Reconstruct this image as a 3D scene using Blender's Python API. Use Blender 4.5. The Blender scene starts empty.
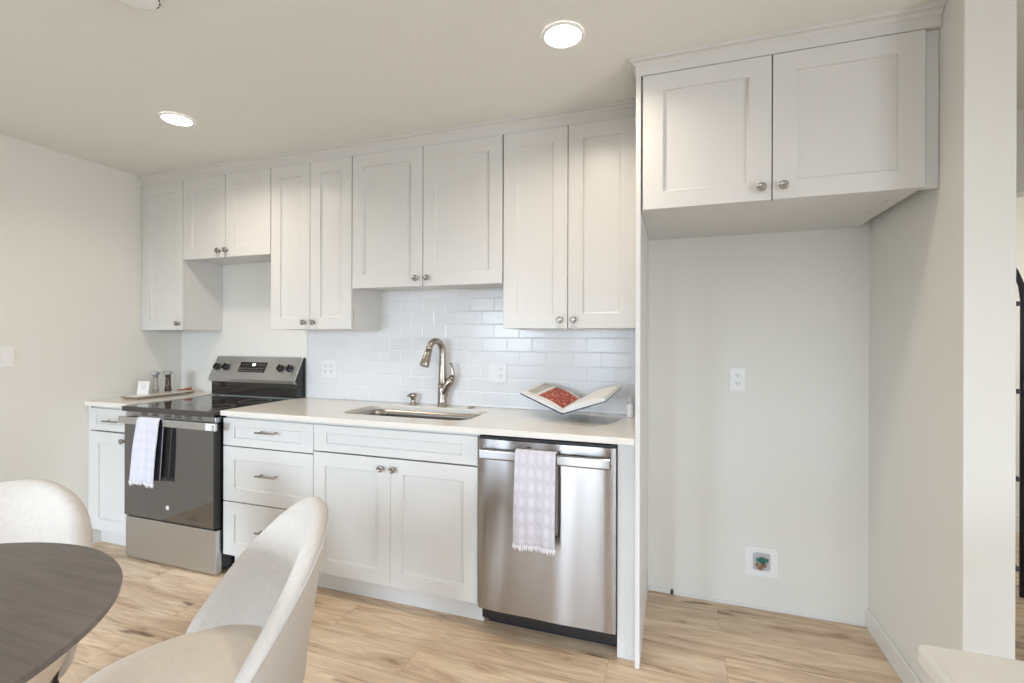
import bpy, bmesh, math, random
from mathutils import Vector, Matrix
PI = math.pi
scene = bpy.context.scene
COL = scene.collection

# ------------------------------------------------------------------ camera
cam_d = bpy.data.cameras.new('camera')
cam_d.sensor_fit = 'HORIZONTAL'
cam_d.sensor_width = 36.0
cam_d.lens = 477.22 * 36.0 / 1024.0
cam_d.shift_y = -3.7 / 1024.0
cam_d.clip_start = 0.02
cam = bpy.data.objects.new('camera', cam_d)
COL.objects.link(cam)
_y, _r = -.3281, .0026
_F = Vector((math.sin(_y), math.cos(_y), 0)); _R = Vector((math.cos(_y), -math.sin(_y), 0)); _U = Vector((0, 0, 1))
_R2 = _R * math.cos(_r) + _U * math.sin(_r); _U2 = -_R * math.sin(_r) + _U * math.cos(_r)
cam.matrix_world = Matrix(((_R2.x, _U2.x, -_F.x, .6711), (_R2.y, _U2.y, -_F.y, -2.592), (_R2.z, _U2.z, -_F.z, 1.318), (0, 0, 0, 1)))
scene.camera = cam

# ------------------------------------------------------------------ colour management and world
vs = scene.view_settings
vs.view_transform = 'Standard'; vs.look = 'None'; vs.gamma = 1.0; vs.use_curve_mapping = False
vs.exposure = 0.53
world = bpy.data.worlds.new('world'); scene.world = world
world.use_nodes = True
world.node_tree.nodes['Background'].inputs[0].default_value = (0.80, 0.88, 1.0, 1)
world.node_tree.nodes['Background'].inputs[1].default_value = 1.0

REAR = -4.8
# openings in the rear wall: (x0, x1, z0, z1)
OPEN = [(-2.55, -1.35, 0.75, 2.1), (-0.80, -0.14, 0.05, 2.12), (0.5, 2.7, 0.35, 2.12)]

def area(name, loc, rot, sx, sy, power, color, spread=PI):
    l = bpy.data.lights.new(name, 'AREA'); l.shape = 'RECTANGLE'; l.size = sx; l.size_y = sy
    l.energy = power; l.color = color; l.spread = spread
    o = bpy.data.objects.new(name, l); COL.objects.link(o); o.location = loc; o.rotation_euler = rot
    return o
for (x0, x1, z0, z1), pw in zip(OPEN, (96, 60, 21)):      # sky light comes in slanting down
    a = (x1 - x0) * (z1 - z0)
    area('daylight_and_fill', ((x0 + x1) / 2, REAR - .14 - .43 * (z1 - z0), (z0 + z1) / 2), (PI / 2 - 1.0, 0, 0), x1 - x0, z1 - z0, pw * a, (0.71, 0.84, 1.0), 2.3)
# added light at an invented opening in the far right wall, brightens the left wall
area('daylight_and_fill', (3.84, -3.2, 1.15), (0, PI / 2, 0), 1.8, 2.0, 60, (0.95, 0.96, 1.0))
# area light in the hall beyond the doorway at the right, no window behind it
area('hall_area_light', (3.65, 1.0, 1.5), (0, PI / 2, 0), 1.0, .8, 7, (1.0, 0.93, 0.84))

# ------------------------------------------------------------------ materials
def new_mat(name):
    m = bpy.data.materials.new(name); m.use_nodes = True
    nt = m.node_tree
    return m, nt, nt.nodes['Principled BSDF']
def lin(c):
    return tuple((v / 12.92 if v <= .04045 else ((v + .055) / 1.055) ** 2.4) for v in c)
def mat(name, rgb, rough=.5, metal=0.0, bump=0.0, bscale=80.0, var=0.0, vscale=4.0, spec=None, stretch=None, coat=0.0, trans=0.0, ior=None, bdist=.002):
    """rgb: linear base colour"""
    m, nt, p = new_mat(name)
    p.inputs['Base Color'].default_value = (*rgb, 1)
    p.inputs['Roughness'].default_value = rough
    p.inputs['Metallic'].default_value = metal
    if spec is not None: p.inputs['Specular IOR Level'].default_value = spec
    if coat: p.inputs['Coat Weight'].default_value = coat; p.inputs['Coat Roughness'].default_value = .1
    if trans: p.inputs['Transmission Weight'].default_value = trans
    if ior: p.inputs['IOR'].default_value = ior
    N, L = nt.nodes, nt.links
    tc = N.new('ShaderNodeTexCoord'); mp = N.new('ShaderNodeMapping'); L.new(tc.outputs['Object'], mp.inputs[0])
    if stretch: mp.inputs['Scale'].default_value = stretch
    nz = N.new('ShaderNodeTexNoise'); nz.inputs['Scale'].default_value = vscale; nz.inputs['Detail'].default_value = 4
    L.new(mp.outputs[0], nz.inputs['Vector'])
    mx = N.new('ShaderNodeMix'); mx.data_type = 'RGBA'
    mx.inputs['A'].default_value = (*[c * (1 - var) for c in rgb], 1); mx.inputs['B'].default_value = (*[min(1, c * (1 + var)) for c in rgb], 1)
    L.new(nz.outputs['Fac'], mx.inputs['Factor']); L.new(mx.outputs['Result'], p.inputs['Base Color'])
    if bump:
        n2 = N.new('ShaderNodeTexNoise'); n2.inputs['Scale'].default_value = bscale; n2.inputs['Detail'].default_value = 3
        L.new(mp.outputs[0], n2.inputs['Vector'])
        b = N.new('ShaderNodeBump'); b.inputs['Strength'].default_value = bump; b.inputs['Distance'].default_value = bdist
        L.new(n2.outputs['Fac'], b.inputs['Height']); L.new(b.outputs[0], p.inputs['Normal'])
    return m

M = {}
M['wall'] = mat('wall_paint', (.79, .78, .73), .62, bump=.12, bscale=55, var=.012, vscale=2)
M['ceiling'] = mat('ceiling_paint', (.785, .79, .745), .8, bump=.35, bscale=26, var=.02, vscale=6, bdist=.004)
M['rear_wall'] = mat('rear_wall_darkened', (.42, .405, .39), .7, bump=.1, bscale=55)  # unseen wall, darkened to deepen the dishwasher's reflection
M['trim'] = mat('trim_paint', (.78, .77, .74), .4, var=.01)
M['cabinet'] = mat('cabinet_paint', (.69, .685, .66), .36, var=.012, vscale=3)
M['cabinet_in'] = mat('cabinet_underside', (.64, .62, .56), .5, var=.02)
M['quartz'] = mat('quartz', (.80, .765, .70), .2, var=.03, vscale=9)
M['steel_knob'] = mat('brushed_nickel', (.36, .34, .31), .24, 1.0)
M['faucet'] = mat('warm_brushed_nickel', (.40, .355, .305), .26, 1.0)
M['basin'] = mat('sink_steel', (.40, .37, .33), .3, 1.0, bump=.05, bscale=60, stretch=(1, 30, 30))
M['black'] = mat('black_plastic', (.012, .012, .013), .35)
M['dark_gap'] = mat('black_toe_plate', (.012, .013, .02), .4)
M['glass_black'] = mat('black_ceramic_glass', (.018, .016, .015), .05, spec=.6)
M['glass_door'] = mat('oven_door_glass', (.030, .028, .026), .04, spec=1.0, ior=1.85)
M['white_plastic'] = mat('white_plastic', (.86, .86, .85), .35)
M['grey_plastic'] = mat('grey_plastic', (.55, .55, .55), .5)
M['lip'] = mat('cooktop_edge', (.055, .047, .042), .3)
M['slot'] = mat('socket_slot', (.05, .05, .05), .6)
M['paper'] = mat('paper', (.80, .79, .76), .7, var=.02)
M['brass'] = mat('aged_brass', (.50, .41, .33), .35, 1.0)
M['orange'] = mat('terracotta_wood', (.42, .13, .06), .5, var=.2, vscale=30)
M['metal_black'] = mat('black_metal', (.02, .02, .022), .45)
M['shelf_grey'] = mat('dark_grey_wood', (.09, .095, .11), .5, var=.1)
M['green'] = mat('green_valve', (.01, .16, .10), .4)
M['copper'] = mat('copper', (.45, .28, .20), .4, .6)
M['navy'] = mat('book_cover', (.035, .045, .10), .5)
M['leg'] = mat('chair_leg_wood', (.10, .065, .04), .45, var=.15, vscale=20)
M['band'] = mat('page_tint', (.50, .49, .42), .7)
M['screen_grey'] = mat('grey_print', (.40, .40, .40), .6)
def steel(name, col, rough, tangent=(0, 0, 1)):
    m = mat(name, col, rough, 1.0, var=.025, vscale=14, stretch=(1, 1, 30))
    nt = m.node_tree; p = nt.nodes['Principled BSDF']; p.inputs['Anisotropic'].default_value = 1.0
    c = nt.nodes.new('ShaderNodeCombineXYZ')
    for i in range(3): c.inputs[i].default_value = tangent[i]
    nt.links.new(c.outputs[0], p.inputs['Tangent'])
    return m
M['steel'] = steel('brushed_stainless', (.62, .635, .65), .32)
M['steel_dw'] = steel('dishwasher_stainless', (.42, .405, .39), .21)

def glass_mat(name, tint, rough=.02):
    m, nt, p = new_mat(name)
    p.inputs['Base Color'].default_value = (*tint, 1); p.inputs['Roughness'].default_value = rough
    p.inputs['Transmission Weight'].default_value = 1.0; p.inputs['IOR'].default_value = 1.47
    tc = nt.nodes.new('ShaderNodeTexCoord'); nz = nt.nodes.new('ShaderNodeTexNoise'); nz.inputs['Scale'].default_value = 5
    nt.links.new(tc.outputs['Object'], nz.inputs['Vector'])
    b = nt.nodes.new('ShaderNodeBump'); b.inputs['Strength'].default_value = .02
    nt.links.new(nz.outputs['Fac'], b.inputs['Height']); nt.links.new(b.outputs[0], p.inputs['Normal'])
    return m
def clear_sheet():
    m = bpy.data.materials.new('clear_acrylic'); m.use_nodes = True; nt = m.node_tree; nt.nodes.clear()
    o = nt.nodes.new('ShaderNodeOutputMaterial'); mix = nt.nodes.new('ShaderNodeMixShader')
    t = nt.nodes.new('ShaderNodeBsdfTransparent'); t.inputs[0].default_value = (.985, .99, .99, 1); g = nt.nodes.new('ShaderNodeBsdfGlossy'); g.inputs['Roughness'].default_value = .06
    nz = nt.nodes.new('ShaderNodeTexNoise'); nz.inputs['Scale'].default_value = 9; b = nt.nodes.new('ShaderNodeBump'); b.inputs['Strength'].default_value = .1
    nt.links.new(nz.outputs['Fac'], b.inputs['Height']); nt.links.new(b.outputs[0], g.inputs['Normal'])
    lw = nt.nodes.new('ShaderNodeLayerWeight'); lw.inputs['Blend'].default_value = .5
    pw = nt.nodes.new('ShaderNodeMath'); pw.operation = 'POWER'; pw.inputs[1].default_value = 3.5; nt.links.new(lw.outputs['Facing'], pw.inputs[0])
    ad = nt.nodes.new('ShaderNodeMath'); ad.operation = 'MULTIPLY_ADD'; ad.inputs[1].default_value = .25; ad.inputs[2].default_value = .04; nt.links.new(pw.outputs[0], ad.inputs[0])
    nt.links.new(ad.outputs[0], mix.inputs[0]); nt.links.new(t.outputs[0], mix.inputs[1]); nt.links.new(g.outputs[0], mix.inputs[2]); nt.links.new(mix.outputs[0], o.inputs[0])
    return m
M['acrylic'] = clear_sheet()
M['glass'] = glass_mat('clear_glass', (.97, .97, .97))
def pane_mat():
    m = bpy.data.materials.new('window_pane'); m.use_nodes = True; nt = m.node_tree; nt.nodes.clear()
    o = nt.nodes.new('ShaderNodeOutputMaterial'); mix = nt.nodes.new('ShaderNodeMixShader')
    t = nt.nodes.new('ShaderNodeBsdfTransparent'); g = nt.nodes.new('ShaderNodeBsdfGlossy'); g.inputs['Roughness'].default_value = .02
    lw = nt.nodes.new('ShaderNodeFresnel'); lw.inputs[0].default_value = 1.3
    nt.links.new(lw.outputs[0], mix.inputs[0]); nt.links.new(t.outputs[0], mix.inputs[1]); nt.links.new(g.outputs[0], mix.inputs[2]); nt.links.new(mix.outputs[0], o.inputs[0])
    return m
M['pane'] = pane_mat()

def emit_mat(name, col, strength):
    m, nt, p = new_mat(name)
    p.inputs['Base Color'].default_value = (.8, .8, .8, 1)
    p.inputs['Emission Color'].default_value = (*col, 1); p.inputs['Emission Strength'].default_value = strength
    return m
M['lamp'] = emit_mat('led_diffuser', (1, .93, .84), 9)
M['led'] = emit_mat('range_clock', (.9, .95, 1), 1.2)

def floor_mat():
    m, nt, p = new_mat('oak_planks'); N, L = nt.nodes, nt.links
    tc = N.new('ShaderNodeTexCoord')
    mp = N.new('ShaderNodeMapping'); L.new(tc.outputs['Object'], mp.inputs[0])
    mp.inputs['Location'].default_value = (.35, .07, 0)
    def brick(c1, c2, mortar):
        b = N.new('ShaderNodeTexBrick'); L.new(mp.outputs[0], b.inputs['Vector'])
        b.offset = .37; b.offset_frequency = 2; b.squash = 1
        b.inputs['Scale'].default_value = 1.0; b.inputs['Brick Width'].default_value = 1.22; b.inputs['Row Height'].default_value = .18
        b.inputs['Mortar Size'].default_value = .0007; b.inputs['Mortar Smooth'].default_value = .1
        b.inputs['Color1'].default_value = c1; b.inputs['Color2'].default_value = c2; b.inputs['Mortar'].default_value = mortar
        return b
    b1 = brick((0, 0, 0, 1), (1, 1, 1, 1), (.5, .5, .5, 1))       # random value of each plank
    # shift the grain from plank to plank
    add = N.new('ShaderNodeVectorMath'); add.operation = 'MULTIPLY_ADD'
    L.new(b1.outputs['Color'], add.inputs[0]); add.inputs[1].default_value = (7.3, 3.1, 5.7); L.new(mp.outputs[0], add.inputs[2])
    g = N.new('ShaderNodeMapping'); g.inputs['Scale'].default_value = (1.5, 11, 1); L.new(add.outputs[0], g.inputs[0])
    n1 = N.new('ShaderNodeTexNoise'); n1.inputs['Scale'].default_value = 1.6; n1.inputs['Detail'].default_value = 8; n1.inputs['Roughness'].default_value = .62; n1.inputs['Distortion'].default_value = .9
    L.new(g.outputs[0], n1.inputs['Vector'])
    r1 = N.new('ShaderNodeValToRGB'); L.new(n1.outputs['Fac'], r1.inputs[0])
    e = r1.color_ramp.elements
    e[0].position = .28; e[0].color = (*lin((.59, .475, .375)), 1)
    e[1].position = .72; e[1].color = (*lin((.93, .845, .74)), 1)
    k = r1.color_ramp.elements.new(.42); k.color = (*lin((.80, .69, .57)), 1)
    k = r1.color_ramp.elements.new(.55); k.color = (*lin((.87, .775, .655)), 1)
    # fine fibre
    g2 = N.new('ShaderNodeMapping'); g2.inputs['Scale'].default_value = (3, 60, 1); L.new(add.outputs[0], g2.inputs[0])
    n2 = N.new('ShaderNodeTexNoise'); n2.inputs['Scale'].default_value = 3; n2.inputs['Detail'].default_value = 6; L.new(g2.outputs[0], n2.inputs['Vector'])
    r2 = N.new('ShaderNodeMapRange'); r2.inputs[1].default_value = .3; r2.inputs[2].default_value = .7; r2.inputs[3].default_value = .86; r2.inputs[4].default_value = 1.08
    L.new(n2.outputs['Fac'], r2.inputs[0])
    mul = N.new('ShaderNodeMix'); mul.data_type = 'RGBA'; mul.blend_type = 'MULTIPLY'; mul.inputs['Factor'].default_value = 1
    L.new(r1.outputs[0], mul.inputs['A']); L.new(r2.outputs[0], mul.inputs['B'])
    # knots
    g3 = N.new('ShaderNodeMapping'); g3.inputs['Scale'].default_value = (2.6, 9.5, 1); L.new(add.outputs[0], g3.inputs[0])
    nd = N.new('ShaderNodeTexNoise'); nd.inputs['Scale'].default_value = 2.2; nd.inputs['Detail'].default_value = 3; L.new(g3.outputs[0], nd.inputs['Vector'])
    av = N.new('ShaderNodeVectorMath'); av.operation = 'MULTIPLY_ADD'; L.new(nd.outputs['Color'], av.inputs[0]); av.inputs[1].default_value = (.7, .35, 0); L.new(g3.outputs[0], av.inputs[2])
    vo = N.new('ShaderNodeTexVoronoi'); vo.inputs['Scale'].default_value = .95; L.new(av.outputs[0], vo.inputs['Vector'])
    r3 = N.new('ShaderNodeMapRange'); r3.inputs[1].default_value = .03; r3.inputs[2].default_value = .22; r3.inputs[3].default_value = 1; r3.inputs[4].default_value = 0; r3.interpolation_type = 'SMOOTHSTEP'
    L.new(vo.outputs['Distance'], r3.inputs[0])
    km = N.new('ShaderNodeMath'); km.operation = 'MULTIPLY'; km.inputs[1].default_value = .8; L.new(r3.outputs[0], km.inputs[0])
    mk = N.new('ShaderNodeMix'); mk.data_type = 'RGBA'; L.new(km.outputs[0], mk.inputs['Factor'])
    L.new(mul.outputs['Result'], mk.inputs['A']); mk.inputs['B'].default_value = (*lin((.40, .28, .19)), 1)
    # per plank tone
    r4 = N.new('ShaderNodeMapRange'); r4.inputs[3].default_value = .90; r4.inputs[4].default_value = 1.07; L.new(b1.outputs['Color'], r4.inputs[0])
    m2 = N.new('ShaderNodeMix'); m2.data_type = 'RGBA'; m2.blend_type = 'MULTIPLY'; m2.inputs['Factor'].default_value = 1
    L.new(mk.outputs['Result'], m2.inputs['A']); L.new(r4.outputs[0], m2.inputs['B'])
    m3 = N.new('ShaderNodeMix'); m3.data_type = 'RGBA'; L.new(b1.outputs['Fac'], m3.inputs['Factor']); L.new(m2.outputs['Result'], m3.inputs['A']); m3.inputs['B'].default_value = (*lin((.64, .52, .40)), 1)
    L.new(m3.outputs['Result'], p.inputs['Base Color'])
    p.inputs['Roughness'].default_value = .42
    bp = N.new('ShaderNodeBump'); bp.inputs['Strength'].default_value = .12; bp.inputs['Distance'].default_value = .002
    L.new(n2.outputs['Fac'], bp.inputs['Height']); L.new(bp.outputs[0], p.inputs['Normal'])
    return m
M['floor'] = floor_mat()

def tile_mat():
    m, nt, p = new_mat('white_subway_tile'); N, L = nt.nodes, nt.links
    tc = N.new('ShaderNodeTexCoord'); sp = N.new('ShaderNodeSeparateXYZ'); L.new(tc.outputs['Object'], sp.inputs[0])
    cb = N.new('ShaderNodeCombineXYZ'); L.new(sp.outputs['X'], cb.inputs['X']); L.new(sp.outputs['Z'], cb.inputs['Y'])
    mp = N.new('ShaderNodeMapping'); L.new(cb.outputs[0], mp.inputs[0])
    mp.inputs['Location'].default_value = (TX, TZ, 0)
    b = N.new('ShaderNodeTexBrick'); L.new(mp.outputs[0], b.inputs['Vector'])
    b.offset = .5; b.offset_frequency = 2
    b.inputs['Scale'].default_value = 1; b.inputs['Brick Width'].default_value = .1545; b.inputs['Row Height'].default_value = .0785
    b.inputs['Mortar Size'].default_value = .0019; b.inputs['Mortar Smooth'].default_value = .25; b.inputs['Bias'].default_value = 0
    b.inputs['Color1'].default_value = (.775, .775, .77, 1); b.inputs['Color2'].default_value = (.80, .80, .795, 1); b.inputs['Mortar'].default_value = (.85, .85, .84, 1)
    L.new(b.outputs['Color'], p.inputs['Base Color'])
    rr = N.new('ShaderNodeMapRange'); rr.inputs[3].default_value = .2; rr.inputs[4].default_value = .75; L.new(b.outputs['Fac'], rr.inputs[0]); L.new(rr.outputs[0], p.inputs['Roughness'])
    b2 = N.new('ShaderNodeTexBrick'); L.new(mp.outputs[0], b2.inputs['Vector']); b2.offset = .5
    for k in ('Scale', 'Brick Width', 'Row Height'): b2.inputs[k].default_value = b.inputs[k].default_value
    b2.inputs['Mortar Size'].default_value = .006; b2.inputs['Mortar Smooth'].default_value = 1
    inv = N.new('ShaderNodeMath'); inv.operation = 'SUBTRACT'; inv.inputs[0].default_value = 1; L.new(b2.outputs['Fac'], inv.inputs[1])
    nz = N.new('ShaderNodeTexNoise'); nz.inputs['Scale'].default_value = 14; L.new(tc.outputs['Object'], nz.inputs['Vector'])
    ad = N.new('ShaderNodeMath'); ad.operation = 'MULTIPLY_ADD'; L.new(nz.outputs['Fac'], ad.inputs[0]); ad.inputs[1].default_value = .5; L.new(inv.outputs[0], ad.inputs[2])
    bp = N.new('ShaderNodeBump'); bp.inputs['Strength'].default_value = .45; bp.inputs['Distance'].default_value = .0015
    L.new(ad.outputs[0], bp.inputs['Height']); L.new(bp.outputs[0], p.inputs['Normal'])
    return m
# tile joints: a row boundary at z=1.317, a joint at x=.067 in the row under it
TZ = -1.317 % (.0785 * 2); TX = (-.067) % .1545
M['tile'] = tile_mat()

def fabric_mat(name, c, weave=420, amp=.35, blotch=.04, sheen=.3):
    m, nt, p = new_mat(name); N, L = nt.nodes, nt.links
    tc = N.new('ShaderNodeTexCoord')
    w = N.new('ShaderNodeTexNoise'); w.inputs['Scale'].default_value = weave; w.inputs['Detail'].default_value = 2; L.new(tc.outputs['Object'], w.inputs['Vector'])
    n = N.new('ShaderNodeTexNoise'); n.inputs['Scale'].default_value = 70; n.inputs['Detail'].default_value = 5; L.new(tc.outputs['Object'], n.inputs['Vector'])
    mx = N.new('ShaderNodeMix'); mx.data_type = 'RGBA'; L.new(n.outputs['Fac'], mx.inputs['Factor'])
    mx.inputs['A'].default_value = (*[v * (1 - blotch * 2) for v in c], 1); mx.inputs['B'].default_value = (*[min(1, v * (1 + blotch * 2)) for v in c], 1)
    L.new(mx.outputs['Result'], p.inputs['Base Color'])
    p.inputs['Roughness'].default_value = .9; p.inputs['Sheen Weight'].default_value = sheen; p.inputs['Specular IOR Level'].default_value = .15
    ad = N.new('ShaderNodeMath'); ad.operation = 'ADD'; L.new(w.outputs['Fac'], ad.inputs[0]); L.new(n.outputs['Fac'], ad.inputs[1])
    b = N.new('ShaderNodeBump'); b.inputs['Strength'].default_value = amp; b.inputs['Distance'].default_value = .0015; L.new(ad.outputs[0], b.inputs['Height']); L.new(b.outputs[0], p.inputs['Normal'])
    return m
M['chair'] = fabric_mat('cream_upholstery', (.655, .61, .555), weave=260, amp=.6)
M['seat'] = fabric_mat('cream_seat_upholstery', (.80, .70, .585), weave=260, amp=.5)

def towel_mat(name, c1, c2, scale):
    m, nt, p = new_mat(name); N, L = nt.nodes, nt.links
    tc = N.new('ShaderNodeTexCoord'); mp = N.new('ShaderNodeMapping'); L.new(tc.outputs['UV'], mp.inputs[0]); mp.inputs['Scale'].default_value = scale
    vo = N.new('ShaderNodeTexVoronoi'); vo.inputs['Scale'].default_value = 1; vo.inputs['Randomness'].default_value = .12; L.new(mp.outputs[0], vo.inputs['Vector'])
    r = N.new('ShaderNodeMapRange'); r.inputs[1].default_value = .25; r.inputs[2].default_value = .45; r.inputs[3].default_value = 1; r.inputs[4].default_value = 0; L.new(vo.outputs['Distance'], r.inputs[0])
    mx = N.new('ShaderNodeMix'); mx.data_type = 'RGBA'; L.new(r.outputs[0], mx.inputs['Factor']); mx.inputs['A'].default_value = (*c1, 1); mx.inputs['B'].default_value = (*c2, 1)
    L.new(mx.outputs['Result'], p.inputs['Base Color']); p.inputs['Roughness'].default_value = .95; p.inputs['Sheen Weight'].default_value = .3
    w = N.new('ShaderNodeTexWave'); w.inputs['Scale'].default_value = 90; w.bands_direction = 'Z'; L.new(tc.outputs['Object'], w.inputs['Vector'])
    ad = N.new('ShaderNodeMath'); ad.operation = 'MULTIPLY_ADD'; L.new(w.outputs['Fac'], ad.inputs[0]); ad.inputs[1].default_value = .5; L.new(r.outputs[0], ad.inputs[2])
    b = N.new('ShaderNodeBump'); b.inputs['Strength'].default_value = .5; b.inputs['Distance'].default_value = .002; L.new(ad.outputs[0], b.inputs['Height']); L.new(b.outputs[0], p.inputs['Normal'])
    return m
M['towel'] = towel_mat('dotted_towel', (.60, .57, .61), (.68, .655, .70), (5, 13, 1))
M['towel_white'] = towel_mat('pale_towel', (.70, .70, .78), (.74, .74, .82), (5, 14, 1))
M['towel_back'] = mat('taupe_towel_back', (.30, .25, .22), .95)
M['fringe'] = mat('towel_fringe', (.76, .74, .75), .9)
M['towel_dark'] = mat('navy_stripe_cloth', (.05, .06, .10), .9)

def table_mat():
    m, nt, p = new_mat('dark_stained_wood'); N, L = nt.nodes, nt.links
    tc = N.new('ShaderNodeTexCoord'); mp = N.new('ShaderNodeMapping'); L.new(tc.outputs['Object'], mp.inputs[0]); mp.inputs['Scale'].default_value = (3, 34, 3); mp.inputs['Rotation'].default_value = (0, 0, .5)
    n = N.new('ShaderNodeTexNoise'); n.inputs['Scale'].default_value = 2; n.inputs['Detail'].default_value = 7; n.inputs['Roughness'].default_value = .65; L.new(mp.outputs[0], n.inputs['Vector'])
    r = N.new('ShaderNodeValToRGB'); L.new(n.outputs['Fac'], r.inputs[0]); e = r.color_ramp.elements
    e[0].position = .3; e[0].color = (.115, .094, .083, 1); e[1].position = .72; e[1].color = (.185, .156, .142, 1)
    L.new(r.outputs[0], p.inputs['Base Color']); p.inputs['Roughness'].default_value = .42
    b = N.new('ShaderNodeBump'); b.inputs['Strength'].default_value = .08; L.new(n.outputs['Fac'], b.inputs['Height']); L.new(b.outputs[0], p.inputs['Normal'])
    return m
M['table'] = table_mat()

def photo_page():
    """food photograph printed on the left page"""
    m, nt, p = new_mat('printed_photo'); N, L = nt.nodes, nt.links
    tc = N.new('ShaderNodeTexCoord'); vo = N.new('ShaderNodeTexVoronoi'); vo.inputs['Scale'].default_value = 90; L.new(tc.outputs['Object'], vo.inputs['Vector'])
    r = N.new('ShaderNodeValToRGB'); L.new(vo.outputs['Distance'], r.inputs[0]); e = r.color_ramp.elements
    e[0].position = 0; e[0].color = (.62, .18, .10, 1); e[1].position = .7; e[1].color = (.25, .02, .02, 1)
    n = N.new('ShaderNodeTexNoise'); n.inputs['Scale'].default_value = 60; L.new(tc.outputs['Object'], n.inputs['Vector'])
    mx = N.new('ShaderNodeMix'); mx.data_type = 'RGBA'; r2 = N.new('ShaderNodeMapRange'); r2.inputs[1].default_value = .58; r2.inputs[2].default_value = .64; L.new(n.outputs['Fac'], r2.inputs[0])
    L.new(r2.outputs[0], mx.inputs['Factor']); L.new(r.outputs[0], mx.inputs['A']); mx.inputs['B'].default_value = (.75, .33, .16, 1)
    L.new(mx.outputs['Result'], p.inputs['Base Color']); p.inputs['Roughness'].default_value = .5
    return m
M['photo'] = photo_page()

# ------------------------------------------------------------------ mesh helpers
def box(bm, x0, x1, y0, y1, z0, z1, mi=0):
    vsx = [bm.verts.new((x, y, z)) for z in (z0, z1) for y in (y0, y1) for x in (x0, x1)]
    fs = []
    for q in ((0, 2, 3, 1), (4, 5, 7, 6), (0, 1, 5, 4), (2, 6, 7, 3), (0, 4, 6, 2), (1, 3, 7, 5)):
        f = bm.faces.new([vsx[i] for i in q]); f.material_index = mi; fs.append(f)
    return fs
def obj(name, bm, m, parent=None, bevel=0, seg=2, smooth=False, loc=None, mods=None, angle=40):
    bmesh.ops.recalc_face_normals(bm, faces=bm.faces[:])
    me = bpy.data.meshes.new(name); bm.to_mesh(me); bm.free()
    for mm in (m if isinstance(m, (list, tuple)) else [m]): me.materials.append(M[mm])
    if smooth:
        for p in me.polygons: p.use_smooth = True
    o = bpy.data.objects.new(name, me); COL.objects.link(o)
    if parent: o.parent = parent
    if loc: o.location = loc
    if bevel:
        b = o.modifiers.new('bevel', 'BEVEL'); b.width = bevel; b.segments = seg; b.limit_method = 'ANGLE'; b.angle_limit = math.radians(angle)
    return o
def bx(name, dims, m, parent=None, bevel=0, seg=2):
    bm = bmesh.new(); box(bm, *dims); return obj(name, bm, m, parent, bevel, seg)
def thing(name, label, cat, loc=(0, 0, 0), rz=0, group=None):
    o = bpy.data.objects.new(name, None); COL.objects.link(o); o.empty_display_size = .05
    o.location = loc; o.rotation_euler = (0, 0, rz); o['label'] = label; o['category'] = cat
    if group: o['group'] = group
    return o
def tag(o, label, cat, group=None):
    o['label'] = label; o['category'] = cat
    if group: o['group'] = group
    return o
def struct(o): o['kind'] = 'structure'; return o
def copy_tree(o, parent=None):
    c = o.copy(); COL.objects.link(c); c.parent = parent
    for ch in list(o.children): copy_tree(ch, c)
    return c
def lathe(bm, prof, seg=32, mat4=None, mi=0, cap=True):
    """prof: list of (r, z)"""
    rings = []
    for r, z in prof:
        ring = []
        for i in range(seg):
            a = 2 * PI * i / seg; v = Vector((r * math.cos(a), r * math.sin(a), z))
            if mat4: v = mat4 @ v
            ring.append(bm.verts.new(v))
        rings.append(ring)
    for a, b in zip(rings, rings[1:]):
        for i in range(seg):
            f = bm.faces.new((a[i], a[(i + 1) % seg], b[(i + 1) % seg], b[i])); f.material_index = mi
    if cap:
        for ring in (rings[0], rings[-1]):
            f = bm.faces.new(ring); f.material_index = mi
def tube(bm, pts, radii, seg=16, cap=True, flat=1.0):
    pts = [Vector(p) for p in pts]; n = len(pts)
    if not isinstance(radii, (list, tuple)): radii = [radii] * n
    t0 = (pts[1] - pts[0]).normalized(); up = Vector((0, 1, 0)) if abs(t0.y) < .9 else Vector((1, 0, 0))
    u = t0.cross(up).normalized(); rings = []
    for i, p in enumerate(pts):
        t = (pts[min(i + 1, n - 1)] - pts[max(i - 1, 0)]).normalized()
        u = (u - t * u.dot(t)).normalized(); w = t.cross(u)
        rings.append([bm.verts.new(p + u * (radii[i] * math.cos(2 * PI * k / seg)) + w * (radii[i] * flat * math.sin(2 * PI * k / seg))) for k in range(seg)])
    for a, b in zip(rings, rings[1:]):
        for i in range(seg): bm.faces.new((a[i], a[(i + 1) % seg], b[(i + 1) % seg], b[i]))
    if cap:
        bm.faces.new(rings[0]); bm.faces.new(rings[-1])
def rrect(x0, x1, y0, y1, r, n=8):
    pts = []
    for cx, cy, a0 in ((x1 - r, y1 - r, 0), (x0 + r, y1 - r, PI / 2), (x0 + r, y0 + r, PI), (x1 - r, y0 + r, 1.5 * PI)):
        for i in range(n + 1):
            a = a0 + PI / 2 * i / n; pts.append((cx + r * math.cos(a), cy + r * math.sin(a)))
    return pts
def slab_outline(bm, outer, z0, z1, holes=()):
    """flat slab from an outline with holes"""
    edges = []
    for loop in [outer, *holes]:
        vv = [bm.verts.new((x, y, z1)) for x, y in loop]
        edges += [bm.edges.new((vv[i], vv[(i + 1) % len(vv)])) for i in range(len(vv))]
    r = bmesh.ops.triangle_fill(bm, use_beauty=True, use_dissolve=False, edges=edges)
    faces = [g for g in r['geom'] if isinstance(g, bmesh.types.BMFace)]
    ex = bmesh.ops.extrude_face_region(bm, geom=faces)
    for g in ex['geom']:
        if isinstance(g, bmesh.types.BMVert): g.co.z = z0
def xz_to_front(bm, y):
    for v in bm.verts: v.co = Vector((v.co.x, y - v.co.z, v.co.y))

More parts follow.
